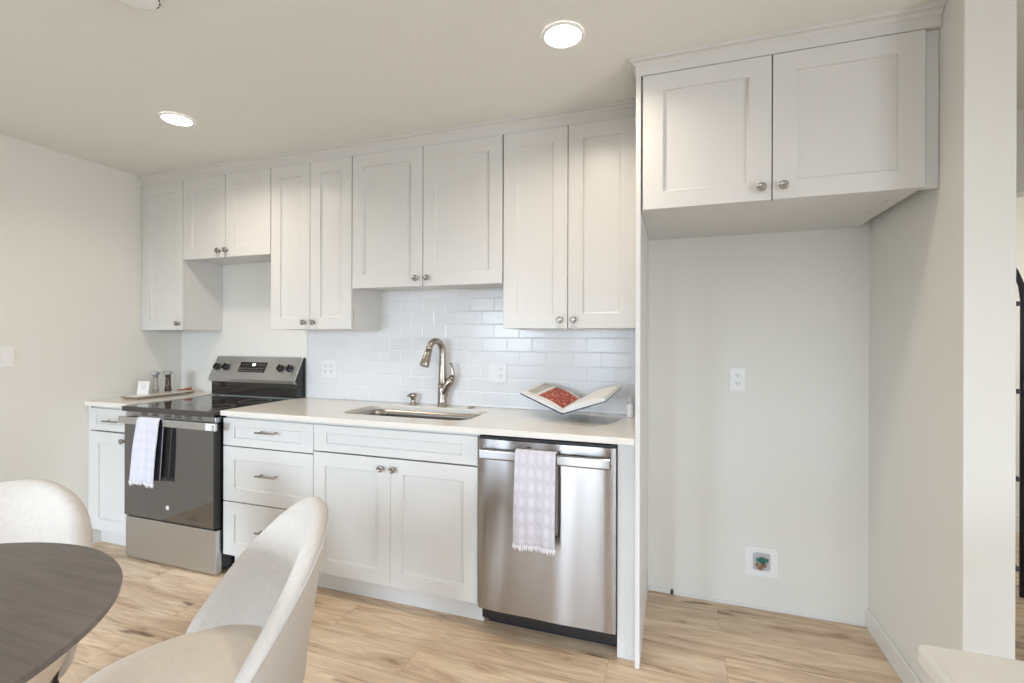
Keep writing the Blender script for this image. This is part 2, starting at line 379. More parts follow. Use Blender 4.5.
# ------------------------------------------------------------------ the room
XL, XR, CEIL = -2.83, 1.514, 2.427
struct(bx('floor', (XL - .1, 3.8, REAR - .1, 2.0, -.05, 0), 'floor'))
struct(bx('ceiling', (XL - .1, 3.8, REAR - .1, 2.0, CEIL, CEIL + .1), 'ceiling'))
struct(bx('wall_left', (XL - .12, XL, REAR - .1, .12, 0, CEIL), 'wall'))
struct(bx('wall_back', (XL - .12, XR + .02, 0, .12, 0, CEIL), 'wall'))
struct(bx('wall_right', (XR, XR + .127, -.752, .39, 0, CEIL), 'wall', bevel=.003))
bm = bmesh.new()                                            # wall with the doorway into the hall
box(bm, XR + .127, 2.0, .39, .5, 0, CEIL); box(bm, 3.0, 3.7, .39, .5, 0, CEIL); box(bm, 2.0, 3.0, .39, .5, 2.03, CEIL)
struct(obj('wall_doorway', bm, 'wall'))
struct(bx('wall_hall', (XR, 3.8, 1.6, 1.7, 0, CEIL), 'wall'))
struct(bx('baseboard_hall', (XR + .2, 3.7, 1.585, 1.6, 0, .12), 'trim', bevel=.003))
bm = bmesh.new(); box(bm, 3.7, 3.8, REAR - .1, -4.2, 0, CEIL); box(bm, 3.7, 3.8, -2.2, 2.0, 0, CEIL); box(bm, 3.7, 3.8, -4.2, -2.2, 0, .25); box(bm, 3.7, 3.8, -4.2, -2.2, 2.05, CEIL)
struct(obj('wall_far_right', bm, 'wall'))
bm = bmesh.new(); box(bm, 3.72, 3.77, -4.2, -4.155, .25, 2.05); box(bm, 3.72, 3.77, -2.245, -2.2, .25, 2.05); box(bm, 3.72, 3.77, -4.155, -2.245, .25, .295); box(bm, 3.72, 3.77, -4.155, -2.245, 2.005, 2.05); box(bm, 3.72, 3.77, -3.22, -3.18, .295, 2.005)
w = struct(obj('window_4', bm, 'trim')); bx('pane', (3.743, 3.747, -4.155, -2.245, .295, 2.005), 'pane', w)  # unseen window, added so light from the right reaches the left wall
struct(bx('baseboard_right', (XR - .013, XR - .0005, -.752, -.0005, 0, .088), 'trim', bevel=.004))
struct(bx('trim_1', (.676, XR - .014, -.006, -.0003, 0.0, .014), 'trim', bevel=.002))
bm = bmesh.new(); box(bm, .5445, .672, -.010, -.0005, .006, .030); struct(obj('trim_2', bm, 'trim', bevel=.002))
struct(bx('notch_shade', (.655, .669, -.012, -.0105, .006, .030), 'slot'))  # dark strip that paints in the shaded notch at the board's end
# rear wall with its window openings (behind the camera)
bm = bmesh.new(); xs = [XL]
for (x0, x1, z0, z1) in OPEN:
    box(bm, xs[-1], x0, REAR - .12, REAR, 0, CEIL); box(bm, x0, x1, REAR - .12, REAR, 0, z0); box(bm, x0, x1, REAR - .12, REAR, z1, CEIL); xs.append(x1)
box(bm, xs[-1], 3.7, REAR - .12, REAR, 0, CEIL)
struct(obj('wall_rear', bm, 'rear_wall'))
for i, (x0, x1, z0, z1) in enumerate(OPEN):
    bm = bmesh.new(); yy0, yy1 = REAR - .1, REAR - .05; t = .045
    box(bm, x0, x0 + t, yy0, yy1, z0, z1); box(bm, x1 - t, x1, yy0, yy1, z0, z1); box(bm, x0 + t, x1 - t, yy0, yy1, z0, z0 + t); box(bm, x0 + t, x1 - t, yy0, yy1, z1 - t, z1)
    if x1 - x0 > 1: box(bm, (x0 + x1) / 2 - .02, (x0 + x1) / 2 + .02, yy0, yy1, z0 + t, z1 - t)
    w = struct(obj('window_%d' % (i + 1), bm, 'trim'))
    bx('pane', (x0 + t, x1 - t, REAR - .078, REAR - .074, z0 + t, z1 - t), 'pane', w)

# ------------------------------------------------------------------ cabinetry
GAP = .002
def door_bm(x0, x1, z0, z1, yf, fw=.072, fh=None, th=.018, rec=.011):
    """shaker front in the XZ plane, front face at y=yf"""
    fh = fh or fw
    bm = bmesh.new()
    def ring(a0, a1, c0, c1, y): return [bm.verts.new(p) for p in ((a0, y, c0), (a1, y, c0), (a1, y, c1), (a0, y, c1))]
    o = ring(x0, x1, z0, z1, yf); i1 = ring(x0 + fw, x1 - fw, z0 + fh, z1 - fh, yf)
    k = .004
    i2 = ring(x0 + fw + .001, x1 - fw - .001, z0 + fh + .001, z1 - fh - .001, yf + rec * .75)
    i3 = ring(x0 + fw + k + .002, x1 - fw - k - .002, z0 + fh + k + .002, z1 - fh - k - .002, yf + rec)
    bk = ring(x0, x1, z0, z1, yf + th)
    for a, b in ((o, i1), (i1, i2), (i2, i3)):
        for j in range(4): bm.faces.new((a[j], a[(j + 1) % 4], b[(j + 1) % 4], b[j]))
    bm.faces.new(i3); bm.faces.new(bk)
    for j in range(4): bm.faces.new((o[j], o[(j + 1) % 4], bk[(j + 1) % 4], bk[j]))
    return bm
knob_me = None
def knob(x, y, z, parent):
    global knob_me
    if knob_me is None:
        bm = bmesh.new(); R = Matrix.Rotation(PI / 2, 4, 'X')
        lathe(bm, [(.0085, 0), (.0085, .002), (.0055, .004), (.0052, .013), (.009, .016), (.0155, .019), (.0165, .0225), (.0150, .0265), (.010, .0290), (.009, .0275), (.004, .0272), (.0015, .0272)], 28, R)
        o = obj('knob', bm, 'steel_knob', parent, smooth=True); knob_me = o.data
    else:
        o = bpy.data.objects.new('knob', knob_me); COL.objects.link(o); o.parent = parent
    o.location = (x, y, z); o['label'] = 'round brushed nickel knob'
    return o
def pull(xc, y, z, parent, w=.135):
    bm = bmesh.new()
    tube(bm, [(-w / 2, -.028, 0), (-w / 2 + .004, -.0285, 0), (w / 2 - .004, -.0285, 0), (w / 2, -.028, 0)], [.003, .0052, .0052, .003], 12)
    for s in (-1, 1): tube(bm, [(s * (w / 2 - .02), 0, 0), (s * (w / 2 - .02), -.005, 0), (s * (w / 2 - .02), -.028, 0)], [.0065, .0042, .0042], 12)
    o = obj('handle', bm, 'steel_knob', parent, smooth=True); o.location = (xc, y, z); o['label'] = 'slim brushed nickel bar pull'
    return o
def upper(label, x0, x1, z0, z1, yf, doors, fil=None, depth_back=-.0005, fw=.072):
    """doors: list of (x0,x1,knob_x)"""
    t = thing('upper_cabinet', label, 'cabinet', ((x0 + x1) / 2, 0, z0), group='painted wall cabinets')
    ox, oz = (x0 + x1) / 2, z0
    bm = bmesh.new(); yb = yf + .0195
    th = .016
    box(bm, x0 - ox, x0 + th - ox, yb, depth_back, 0, z1 - oz); box(bm, x1 - th - ox, x1 - ox, yb, depth_back, 0, z1 - oz)
    box(bm, x0 + th - ox, x1 - th - ox, yb, depth_back, .010, .026); box(bm, x0 + th - ox, x1 - th - ox, yb, depth_back, z1 - oz - th, z1 - oz)
    box(bm, x0 + th - ox, x1 - th - ox, yb, yb + th, 0, z1 - oz) 
    obj('carcass', bm, 'cabinet', t)
    for i, (a, b, kx) in enumerate(doors):
        d = obj('door', door_bm(a + GAP - ox, b - GAP - ox, .0, z1 - oz - .001, yf, fw), 'cabinet', t, bevel=.0015)
        knob(kx - ox, yf, .042, d)
    return t
YU, ZT = -.298, 2.358
g = .0008
upper('narrow single-door white wall cabinet in the corner against the left wall', -2.805, -2.4202, 1.365, ZT, YU, [(-2.802, -2.421, -2.452)])
upper('short two-door white wall cabinet above the range', -2.4198, -1.6762, 1.829, ZT, YU, [(-2.419, -2.046, -2.093), (-2.046, -1.677, -2.029)])
upper('tall two-door white wall cabinet between the range and the sink', -1.6758, -1.0812, 1.365, ZT, YU, [(-1.675, -1.378, -1.413), (-1.378, -1.082, -1.347)])
upper('two-door white wall cabinet above the sink and faucet', -1.0808, -.1612, 1.598, ZT, YU, [(-1.080, -.623, -.66), (-.623, -.1625, -.589)])
upper('tall two-door white wall cabinet above the open cookbook', -.1608, .503, 1.365, ZT, YU, [(-.159, .177, .142), (.177, .5015, .208)])
# fillers
tag(bx('filler_strip', (-2.8295, -2.8055, YU + .012, -.20, 1.365, ZT), 'cabinet', bevel=.001), 'thin vertical white filler between corner wall cabinet and left wall', 'filler')
tag(bx('filler_strip', (.5035, .5232, YU + .004, YU + .03, 1.365, ZT), 'cabinet', bevel=.001), 'narrow white filler strip between last wall cabinet and tall side panel', 'filler')
# refrigerator side panel
tag(bx('tall_side_panel', (.5236, .5425, -.630, -.0005, .0, 2.3625), 'cabinet', bevel=.0012), 'full-height white side panel standing between dishwasher and refrigerator alcove', 'panel')
# refrigerator cabinet
YF = -.622
t = thing('refrigerator_cabinet', 'deep two-door white cabinet hanging above the empty refrigerator alcove', 'cabinet', (1.02, 0, 1.829))
bm = bmesh.new(); yb = YF + .02
box(bm, .5435 - 1.02, .5595 - 1.02, yb, -.0005, 0, .53); box(bm, 1.447 - 1.02, 1.463 - 1.02, yb, -.0005, 0, .53)
box(bm, .5595 - 1.02, 1.447 - 1.02, yb, -.0005, .0, .016); box(bm, .5595 - 1.02, 1.447 - 1.02, yb, -.0005, .514, .53)
obj('carcass', bm, 'cabinet', t)
for a, b, kx in ((.5475, 1.010, .973), (1.010, 1.472, 1.045)):
    d = obj('door', door_bm(a + GAP - 1.02, b - GAP - 1.02, 0, .533, YF, .077, .068), 'cabinet', t, bevel=.0015)
    knob(kx - 1.02, YF, .045, d)
bx('filler', (1.4635 - 1.02, 1.5128 - 1.02, YF + .014, YF + .032, -.001, .533), 'cabinet', t, bevel=.001)
for sx, sy in ((.60, -.52), (.60, -.32), (.60, -.12), (1.41, -.48), (1.41, -.30)):
    bm = bmesh.new(); lathe(bm, [(.0045, -.0016), (.0045, 0)], 12); obj('screw_cap', bm, 'grey_plastic', t, loc=(sx - 1.02, sy, 0))
# crown mouldings
def crown(name, x0, x1, yf, z0, label, left_return=False, ret_y=None):
    """profile swept along X: frieze then stepped cove to the ceiling"""
    prof = [(0, 0), (0, .050), (-.003, .051), (-.005, .055), (-.010, .060), (-.013, .062), (-.013, .0655), (-.025, .066), (-.025, .0825)]
    sc = (CEIL - .0005 - z0) / .0825
    bm = bmesh.new()
    def ringat(x, off=0): return [bm.verts.new((x - (-y if off else 0) * 1.0, yf + y, z0 + z * sc)) for y, z in prof] + [bm.verts.new((x - (.025 if off else 0), yf + .02 + (0 if not off else 0), z0 + .0825 * sc)), bm.verts.new((x, yf + .02, z0))]
    a = ringat(x0, left_return); b = ringat(x1)
    n = len(a)
    for i in range(n): bm.faces.new((a[i], a[(i + 1) % n], b[(i + 1) % n], b[i]))
    bm.faces.new(a); bm.faces.new(b)
    if left_return:   # return along the side
        c = [bm.verts.new((x0 + y, yf + y, z0 + z * sc)) for y, z in prof]; d = [bm.verts.new((x0 + y, ret_y, z0 + z * sc)) for y, z in prof]
        e0 = bm.verts.new((x0, yf, z0 + .0825 * sc)); e1 = bm.verts.new((x0, ret_y, z0 + .0825 * sc))
        c.append(e0); d.append(e1)
        for i in range(len(c)): bm.faces.new((c[i], c[(i + 1) % len(c)], d[(i + 1) % len(c)], d[i]))
        bm.faces.new(c); bm.faces.new(d)
    o = obj(name, bm, 'cabinet'); return tag(o, label, 'molding')
crown('crown_molding', -2.829, .5228, YU + .004, ZT + .001, 'long white crown molding above the five wall cabinets of the main run')
crown('crown_molding', .5236, 1.5135, -.6305, 2.3985 - .032, 'short white crown molding above the refrigerator cabinet, stepped forward') if 0 else None
o = crown('crown_molding', .5236, 1.5125, -.6255, 2.3635, 'short white crown molding on top of the deep cabinet over the alcove', True, -.345)
# ---- base cabinets
def base_box(t, x0, x1, ox, zb, side=.016, top=.885, yb=-.585):
    bm = bmesh.new()
    box(bm, x0 - ox, x0 + side - ox, yb, -.0005, zb, top); box(bm, x1 - side - ox, x1 - ox, yb, -.0005, zb, top)
    box(bm, x0 + side - ox, x1 - side - ox, yb, -.02, zb, zb + .016); box(bm, x0 + side - ox, x1 - side - ox, -.02, -.001, zb, top)
    box(bm, x0 + side - ox, x1 - side - ox, yb, yb + .016, top - .05, top)
    obj('carcass', bm, 'cabinet', t)
YB = -.605
# corner base cabinet
t = thing('base_cabinet', 'narrow white base cabinet in the left corner with one drawer and one door', 'cabinet', (-2.64, 0, 0), group='white base cabinets')
base_box(t, -2.802, -2.449, -2.64, .11)
d = obj('drawer', door_bm(-2.800 + 2.64, -2.452 + 2.64, .735, .872, YB, .052, .042), 'cabinet', t, bevel=.0015); pull(-2.585 + 2.64, YB, .80, d)
d = obj('door', door_bm(-2.800 + 2.64, -2.452 + 2.64, .115, .727, YB, .070), 'cabinet', t, bevel=.0015); knob(-2.49 + 2.64, YB, .685, d)
bx('toe_kick', (-2.8285 + 2.64, -2.449 + 2.64, -.53, -.515, 0, .11), 'cabinet', t)
bx('filler', (-2.8285 + 2.64, -2.8035 + 2.64, YB + .003, -.535, .115, .885), 'cabinet', t, bevel=.001)
# drawer base
t = thing('drawer_base_cabinet', 'white base cabinet with three drawers between range and sink', 'cabinet', (-1.39, 0, 0), group='white base cabinets')
base_box(t, -1.693, -1.0795, -1.39, .115)
for i, (z0, z1, fh) in enumerate(((.722, .872, .043), (.417, .716, .070), (.118, .411, .070))):
    d = obj('drawer', door_bm(-1.692 + 1.39, -1.0805 + 1.39, z0, z1, YB, .078, fh), 'cabinet', t, bevel=.0015)
    pull(-1.372 + 1.39, YB, (z0 + z1) / 2 + (.013 if i == 0 else .012), d)
bx('toe_kick', (-1.693 + 1.39, -1.0795 + 1.39, -.53, -.515, 0, .115), 'cabinet', t)
# sink base
t = thing('sink_base_cabinet', 'white two-door base cabinet with a false drawer front below the sink', 'cabinet', (-.62, 0, 0), group='white base cabinets')
base_box(t, -1.0785, -.166, -.62, .115)
obj('false_drawer_front', door_bm(-1.0775 + .62, -.1675 + .62, .740, .872, YB, .078, .040), 'cabinet', t, bevel=.0015)
for a, b, kx in ((-1.0775, -.6225, -.668), (-.6215, -.1675, -.602)):
    d = obj('door', door_bm(a + .62, b + .62, .118, .733, YB, .070), 'cabinet', t, bevel=.0015); knob(kx + .62, YB, .686, d)
bx('toe_kick', (-1.0785 + .62, -.166 + .62, -.53, -.515, 0, .115), 'cabinet', t)
# filler right of dishwasher
tag(bx('base_filler_panel', (.450, .5232, -.586, -.560, 0, .884), 'cabinet', bevel=.001), 'wide white filler board right of the dishwasher, under the countertop end', 'filler')
# ---- countertops
bm = bmesh.new()
slab_outline(bm, [(-1.698, -.0095), (-1.698, -.622), (.5232, -.622), (.5232, -.0095)], .886, .914, [rrect(-1.035, -.287, -.475, -.125, .085, 10)])
tag(obj('countertop', bm, 'quartz', bevel=.003), 'long pale quartz countertop with sink cutout over drawers and dishwasher', 'countertop')
tag(bx('countertop', (-2.829, -2.447, -.622, -.0005, .886, .914), 'quartz', bevel=.003), 'short quartz countertop in the left corner holding the tray', 'countertop')
# ---- backsplash
struct(bx('wall_backsplash', (-1.655, .5234, -.009, -.0004, .9145, 1.64), 'tile', bevel=.0012))

# ---- sink
t = thing('kitchen_sink', 'undermount stainless steel sink basin set into the long countertop', 'sink', (-.661, -.30, .88))
bm = bmesh.new()
loops = []
for (dx, z) in ((.014, .0048), (-.001, .0048), (-.001, -.02), (-.004, -.12), (-.012, -.165), (-.04, -.186), (-.10, -.190)):
    a = [bm.verts.new((x + .661, y + .30, z)) for x, y in rrect(-1.035 - dx, -.287 + dx, -.475 - dx, -.125 + dx, max(.02, .085 + dx), 8)]; loops.append(a)
for a, b in zip(loops, loops[1:]):
    for i in range(len(a)): bm.faces.new((a[i], a[(i + 1) % len(a)], b[(i + 1) % len(b)], b[i]))
bm.faces.new(loops[-1])
o = obj('basin', bm, 'basin', t, smooth=True); s = o.modifiers.new('s', 'SOLIDIFY'); s.thickness = .0012; s.offset = -1
bm = bmesh.new(); lathe(bm, [(.045, -.1885), (.045, -.186), (.034, -.185), (.030, -.1875), (.004, -.187)], 28); obj('drain', bm, 'steel', t, smooth=True, loc=(0, .03, 0))

# ---- faucet
t = thing('faucet', 'tall gooseneck pull-down faucet in brushed warm nickel behind the sink', 'faucet', (-.622, -.062, .914))
bm = bmesh.new()
lathe(bm, [(.032, 0), (.032, .005), (.029, .008), (.0275, .04), (.027, .10), (.026, .13)], 28)
pts = [(0, 0, .10)]; rad = [.021]
for z in (.14, .18, .22, .26): pts.append((0, 0, z)); rad.append(.0250 - (z - .14) * .035)
D = Vector((-.30, -.95, 0)).normalized()
for i in range(1, 13):
    a = PI * i / 12 * .93; c = .056
    p = D * (c - c * math.cos(a)) + Vector((0, 0, .315 + c * 1.25 * math.sin(a)))
    if i == 1: pts.append((0, 0, .30)); rad.append(.0190)
    pts.append(tuple(p)); rad.append(.0185)
tube(bm, pts, rad, 20)
obj('spout', bm, 'faucet', t, smooth=True)
e = Vector(pts[-1]); dn = (Vector(pts[-1]) - Vector(pts[-2])).normalized()
dn = (dn + D * .12).normalized()
bm = bmesh.new(); tube(bm, [e - dn * .004, e + dn * .02, e + dn * .055, e + dn * .092, e + dn * .096], [.0190, .0205, .0250, .0280, .0262], 20)
obj('spray_head', bm, 'faucet', t, smooth=True)
bm = bmesh.new()                                       # Y-shaped side branch with the lever
tube(bm, [(0, 0, .055), (.010, 0, .09), (.030, 0, .125), (.050, -.002, .150), (.060, -.003, .163)], [.024, .026, .026, .0235, .018], 18)
tube(bm, [(.060, -.003, .163), (.066, -.004, .176)], [.018, .015], 18)
obj('valve_arm', bm, 'faucet', t, smooth=True)
bm = bmesh.new(); tube(bm, [(.064, -.004, .170), (.070, -.005, .190), (.066, -.006, .222), (.058, -.006, .250), (.056, -.006, .258)], [.0145, .012, .010, .0085, .006], 16)
obj('lever_handle', bm, 'faucet', t, smooth=True)
# ---- soap dispenser
t = thing('soap_dispenser', 'short brushed nickel soap pump left of the faucet', 'soap dispenser', (-.818, -.062, .914))
bm = bmesh.new(); lathe(bm, [(.023, 0), (.023, .004), (.018, .010), (.0145, .022), (.0145, .036), (.021, .048), (.021, .064), (.017, .069)], 24); obj('body', bm, 'faucet', t, smooth=True)
bm = bmesh.new(); tube(bm, [(0, 0, .058), (-.008, -.014, .060), (-.016, -.030, .056), (-.017, -.033, .050)], [.011, .0105, .0085, .0075], 14); obj('spout', bm, 'faucet', t, smooth=True)
bm = bmesh.new(); lathe(bm, [(.0225, 0), (.0225, .004), (.020, .0065), (.012, .007), (.011, .0085), (.003, .009)], 28)
tag(obj('deck_button', bm, 'faucet', smooth=True, loc=(-.435, -.062, .914)), 'flat round nickel cap on the counter right of the faucet', 'button')

# ---- outlets and switch
def plate(name, label, cat, x, z, gangs, kinds, y=-.009, w1=.072, group=None):
    w = w1 if gangs == 1 else .114
    t = thing(name, label, cat, (x, y, z), group=group)
    bm = bmesh.new(); box(bm, -w / 2, w / 2, -.005, 0, -.058, .058); obj('cover_plate', bm, 'white_plastic', t, bevel=.002)
    for i, k in enumerate(kinds):
        cx = 0 if gangs == 1 else (-.023 + .046 * i)
        if k == 'outlet':
            for s in (-1, 1):
                bm = bmesh.new(); bmo = rrect(cx - .0165, cx + .0165, s * .0195 - .0145, s * .0195 + .0145, .009, 5)
                va = [bm.verts.new((px, -.0052, pz)) for px, pz in bmo]; vb = [bm.verts.new((px, -.0072, pz)) for px, pz in bmo]
                bm.faces.new(va); bm.faces.new(vb)
                for j in range(len(va)): bm.faces.new((va[j], va[(j + 1) % len(va)], vb[(j + 1) % len(va)], vb[j]))
                r = obj('socket', bm, 'white_plastic', t)
                for (q0, q1, q2, q3) in ((-.0078, -.0053, -.001, .008), (.0053, .0078, -.001, .007), (-.0023, .0023, -.0095, -.0055)):
                    bx('slot', (cx + q0, cx + q1, -.0076, -.0070, s * .0195 + q2, s * .0195 + q3), 'slot', r)
        else:
            bm = bmesh.new(); box(bm, cx - .0165, cx + .0165, -.0078, -.0052, -.033, .033); obj('rocker', bm, 'white_plastic', t, bevel=.0015)
    return t
plate('power_outlet', 'white double power outlet on the tiles just right of the range', 'outlet', -1.478, 1.112, 2, ['outlet', 'outlet'])
plate('power_outlet', 'white switch-and-outlet plate on the tiles right of the faucet', 'outlet', -.295, 1.117, 2, ['rocker', 'outlet'])
plate('power_outlet', 'white single power outlet on the bare alcove wall', 'outlet', .966, 1.115, 1, ['outlet'], y=-.0005)
t = plate('light_switch', 'white light switch plate on the left wall', 'switch', 0, 0, 2, ['rocker', 'rocker'], y=0)
t.location = (XL + .0005, -1.018, 1.205); t.rotation_euler = (0, 0, PI / 2)
# ---- ice-maker valve box
t = thing('water_valve_box', 'white recessed water supply box with green valve low on alcove wall', 'valve box', (1.075, -.0005, .233))
bm = bmesh.new(); out = rrect(-.072, .072, -.070, .070, .010, 5); inn = rrect(-.038, .038, -.043, .043, .012, 5)
slab_outline(bm, out, 0, .006, [inn]); xz_to_front(bm, 0); obj('frame', bm, 'white_plastic', t, bevel=.0012)
bm = bmesh.new(); slab_outline(bm, inn, 0.0004, .0012); xz_to_front(bm, 0); obj('recess', bm, 'grey_plastic', t)
bm = bmesh.new(); tube(bm, [(-.008, -.010, -.034), (-.008, -.012, -.005), (-.006, -.013, .012)], [.012, .011, .009], 14); tube(bm, [(-.028, -.009, -.018), (.018, -.012, -.016)], .007, 12); obj('copper_valve', bm, 'copper', t, smooth=True)
bm = bmesh.new(); box(bm, -.026, .026, -.024, -.015, .006, .020); box(bm, -.010, .012, -.026, -.012, -.002, .024); obj('green_handle', bm, 'green', t, bevel=.003)

# ------------------------------------------------------------------ range
RX0, RX1 = -2.430, -1.704; RC = (RX0 + RX1) / 2; W = RX1 - RX0; h = W / 2
t = thing('electric_range', 'freestanding stainless steel electric range with black glass door', 'oven', (RC, 0, 0))
bm = bmesh.new(); box(bm, -h + .003, h - .003, -.600, -.03, .03, .886)
for sx in (-1, 1):
    for sy in (-.52, -.10): lathe(bm, [(.016, 0), (.012, .03)], 12, Matrix.Translation((sx * (h - .05), sy, 0)))
obj('body', bm, 'black', t)
bm = bmesh.new(); box(bm, -h - .004, h + .004, -.652, -.085, .888, .908); ck = obj('cooktop', bm, 'glass_black', t, bevel=.004, seg=3)
bm = bmesh.new(); box(bm, -h - .0045, h + .0045, -.656, -.6525, .879, .9075); obj('cooktop_edge', bm, 'lip', t, bevel=.0015)
for bxx, byy, br in ((-.19, -.48, .105), (.19, -.48, .085), (-.19, -.22, .08), (.19, -.22, .095)):
    bm = bmesh.new(); slab_outline(bm, [(br * math.cos(2 * PI * i / 48), br * math.sin(2 * PI * i / 48)) for i in range(48)], 0.9081, .9084, [[((br - .002) * math.cos(2 * PI * i / 48), (br - .002) * math.sin(2 * PI * i / 48)) for i in range(48)]])
    obj('burner_ring', bm, 'screen_grey', t, loc=(bxx, byy, 0))
# vent band under the cooktop
bm = bmesh.new(); box(bm, -h + .004, h - .004, -.640, -.601, .846, .876); vb = obj('vent_band', bm, 'steel', t, bevel=.002)
for k, (a, b) in enumerate(((-.22, -.17), (-.13, -.08), (-.03, .02), (.05, .10), (.13, .18), (.23, .26))):
    for z in (.868, .8595): bx('vent_slot', (a, b, -.6412, -.6402, z, z + .0045), 'slot', vb)
# oven door
d = bx('oven_door', (-h + .001, h - .001, -.645, -.602, .262, .845), 'glass_door', t, bevel=.003)
bx('door_edge_trim', (h - .012, h - .0005, -.6465, -.604, .262, .846), 'black', d, bevel=.001)
bm = bmesh.new(); lathe(bm, [(.013, 0), (.013, .0012)], 28, Matrix.Rotation(PI / 2, 4, 'X')); obj('round_badge', bm, 'white_plastic', d, loc=(.0, -.6452, .342))
bm = bmesh.new(); R = Matrix.Rotation(PI / 2, 4, 'X')
lathe(bm, [(.0095, 0), (.0105, 0), (.0105, .0005), (.0095, .0005)], 28, R, cap=False); box(bm, -.005, .005, -.0006, 0, -.001, .001); box(bm, -.001, .001, -.0006, 0, -.005, .005)
obj('badge_ring', bm, 'screen_grey', d, loc=(.0, -.6466, .342))
# handle: flat bar on end brackets
bm = bmesh.new(); box(bm, -h + .008, h + .050, -.686, -.672, 0.812, .853); hd = obj('handle', bm, 'steel', t, bevel=.004, seg=3)
for s in (-1, 1): bx('handle_bracket', (s * (h - .03) - .018, s * (h - .03) + .018, -.673, -.6445, 0.818, .846), 'steel', hd, bevel=.003)
bx('handle_end_cap', (h - .020, h + .0505, -.6872, -.6862, .813, .852), 'white_plastic', hd)
for k in range(4): bx('end_cap_slot', (h + .026, h + .044, -.6882, -.6872, .815 + k * .008, .8185 + k * .008), 'slot', hd)
# drawer
bx('bottom_drawer', (-h + .001, h - .001, -.637, -.602, .012, .252), 'steel', t, bevel=.004, seg=3)
# backguard
bm = bmesh.new()
prof = [(-.004, .915), (-.004, 1.178), (-.022, 1.182), (-.030, 1.176), (-.104, 1.030), (-.100, 1.012), (-.082, 1.008), (-.082, .915)]
def ext(bm, prof, x0, x1):
    a = [bm.verts.new((x0, y, z)) for y, z in prof]; b = [bm.verts.new((x1, y, z)) for y, z in prof]
    bm.faces.new(a); bm.faces.new(b)
    for i in range(len(prof)): bm.faces.new((a[i], a[(i + 1) % len(a)], b[(i + 1) % len(a)], b[i]))
ext(bm, prof, -h + .004, h + .030); bg = obj('backguard', bm, 'glass_black', t, bevel=.001)
bm = bmesh.new(); ext(bm, [(-.020, 1.183), (-.031, 1.179), (-.106, 1.031), (-.102, 1.010), (-.086, 1.008), (-.086, 1.012), (-.098, 1.014), (-.101, 1.031), (-.028, 1.174), (-.020, 1.179)], -h + .001, h + .033)
obj('control_panel', bm, 'steel', bg, bevel=.0008)
# frame of the sloped face
S0, S1 = Vector((0, -.106, 1.031)), Vector((0, -.031, 1.179)); sl = (S1 - S0); slen = sl.length; sn = sl.normalized(); nn = Vector((0, -sn.z, sn.y))
ang = math.atan2(sn.z, sn.y)
def on_panel(x, v, off=0): return S0 + sn * (v * slen) + nn * off + Vector((x, 0, 0))
Rp = Matrix(((1, 0, 0), (0, sn.y, nn.y), (0, sn.z, nn.z))).to_4x4()
bm = bmesh.new(); box(bm, -.122, .112, -.038, .038, .0003, .0022)
bm.transform(Matrix.Translation(on_panel(.003, .54)) @ Rp); disp = obj('touch_display', bm, 'glass_black', bg, bevel=.001)
bm = bmesh.new()
for r_ in range(2):
    for c_ in range(9): box(bm, -.11 + c_ * .024, -.11 + c_ * .024 + .010, -.030 + r_ * .020, -.030 + r_ * .020 + .0025, .0023, .0026)
for c_ in (-.10, -.075, .06, .085): box(bm, c_, c_ + .012, .018, .0205, .0023, .0026)
bm.transform(Matrix.Translation(on_panel(.003, .54)) @ Rp); obj('display_marks', bm, 'screen_grey', disp)['kind'] = 'stuff'
bm = bmesh.new(); box(bm, -.012, .016, .010, .027, .0023, .0027); bm.transform(Matrix.Translation(on_panel(.003, .54)) @ Rp); obj('clock_digits', bm, 'led', disp)
for x in (-.322, -.240, .243, .322):
    bm = bmesh.new(); lathe(bm, [(.0255, 0), (.0255, .004), (.022, .007), (.0205, .020), (.017, .022)], 26); box(bm, -.004, .004, -.0215, .0215, .018, .029)
    bm.transform(Matrix.Translation(on_panel(x, .52)) @ Rp); k = obj('burner_knob', bm, 'black', bg, bevel=.0008)
    bm = bmesh.new(); box(bm, -.0008, .0008, .006, .021, .0291, .0294); bm.transform(Matrix.Translation(on_panel(x, .52)) @ Rp); obj('knob_mark', bm, 'white_plastic', k)

# ------------------------------------------------------------------ dishwasher
DX0, DX1 = -.157, .447; DC = (DX0 + DX1) / 2; dh = (DX1 - DX0) / 2
t = thing('dishwasher', 'stainless steel built-in dishwasher with bar handle under the counter', 'dishwasher', (DC, 0, 0))
bx('tub', (-dh + .004, dh - .004, -.58, -.03, .05, .868), 'black', t)
bm = bmesh.new()                                        # gently bowed steel front
n = 24; yb = -.583
rings = []
for i in range(n + 1):
    u = -1 + 2 * i / n; x = u * dh; y = -.6205 - .0035 * (1 - u * u) - (.0015 * math.sin(u * 7.0)) * (1 - u * u)
    e_ = .002 * max(0, (abs(u) - .985) / .015)
    rings.append([bm.verts.new(p) for p in ((x, y + e_, .112), (x, y + e_ - .0006, .50), (x, y + e_, .868), (x, yb, .868), (x, yb, .112))])
for a, b in zip(rings, rings[1:]):
    for i in range(5): bm.faces.new((a[i], a[(i + 1) % 5], b[(i + 1) % 5], b[i]))
bm.faces.new(rings[0]); bm.faces.new(rings[-1])
d = obj('door_panel', bm, 'steel_dw', t, smooth=True)
d.data.polygons.foreach_get
es = d.modifiers.new('e', 'EDGE_SPLIT'); es.split_angle = math.radians(35)
bx('control_strip', (-dh + .002, dh - .002, -.612, -.584, .8685, .878), 'black', t)
bx('toe_panel', (-dh + .012, dh - .002, -.520, -.505, .0, .108), 'dark_gap', t)
bx('vent_mark', (-.045, -.030, -.6262, -.6255, .8395, .8435), 'slot', d) if 0 else None
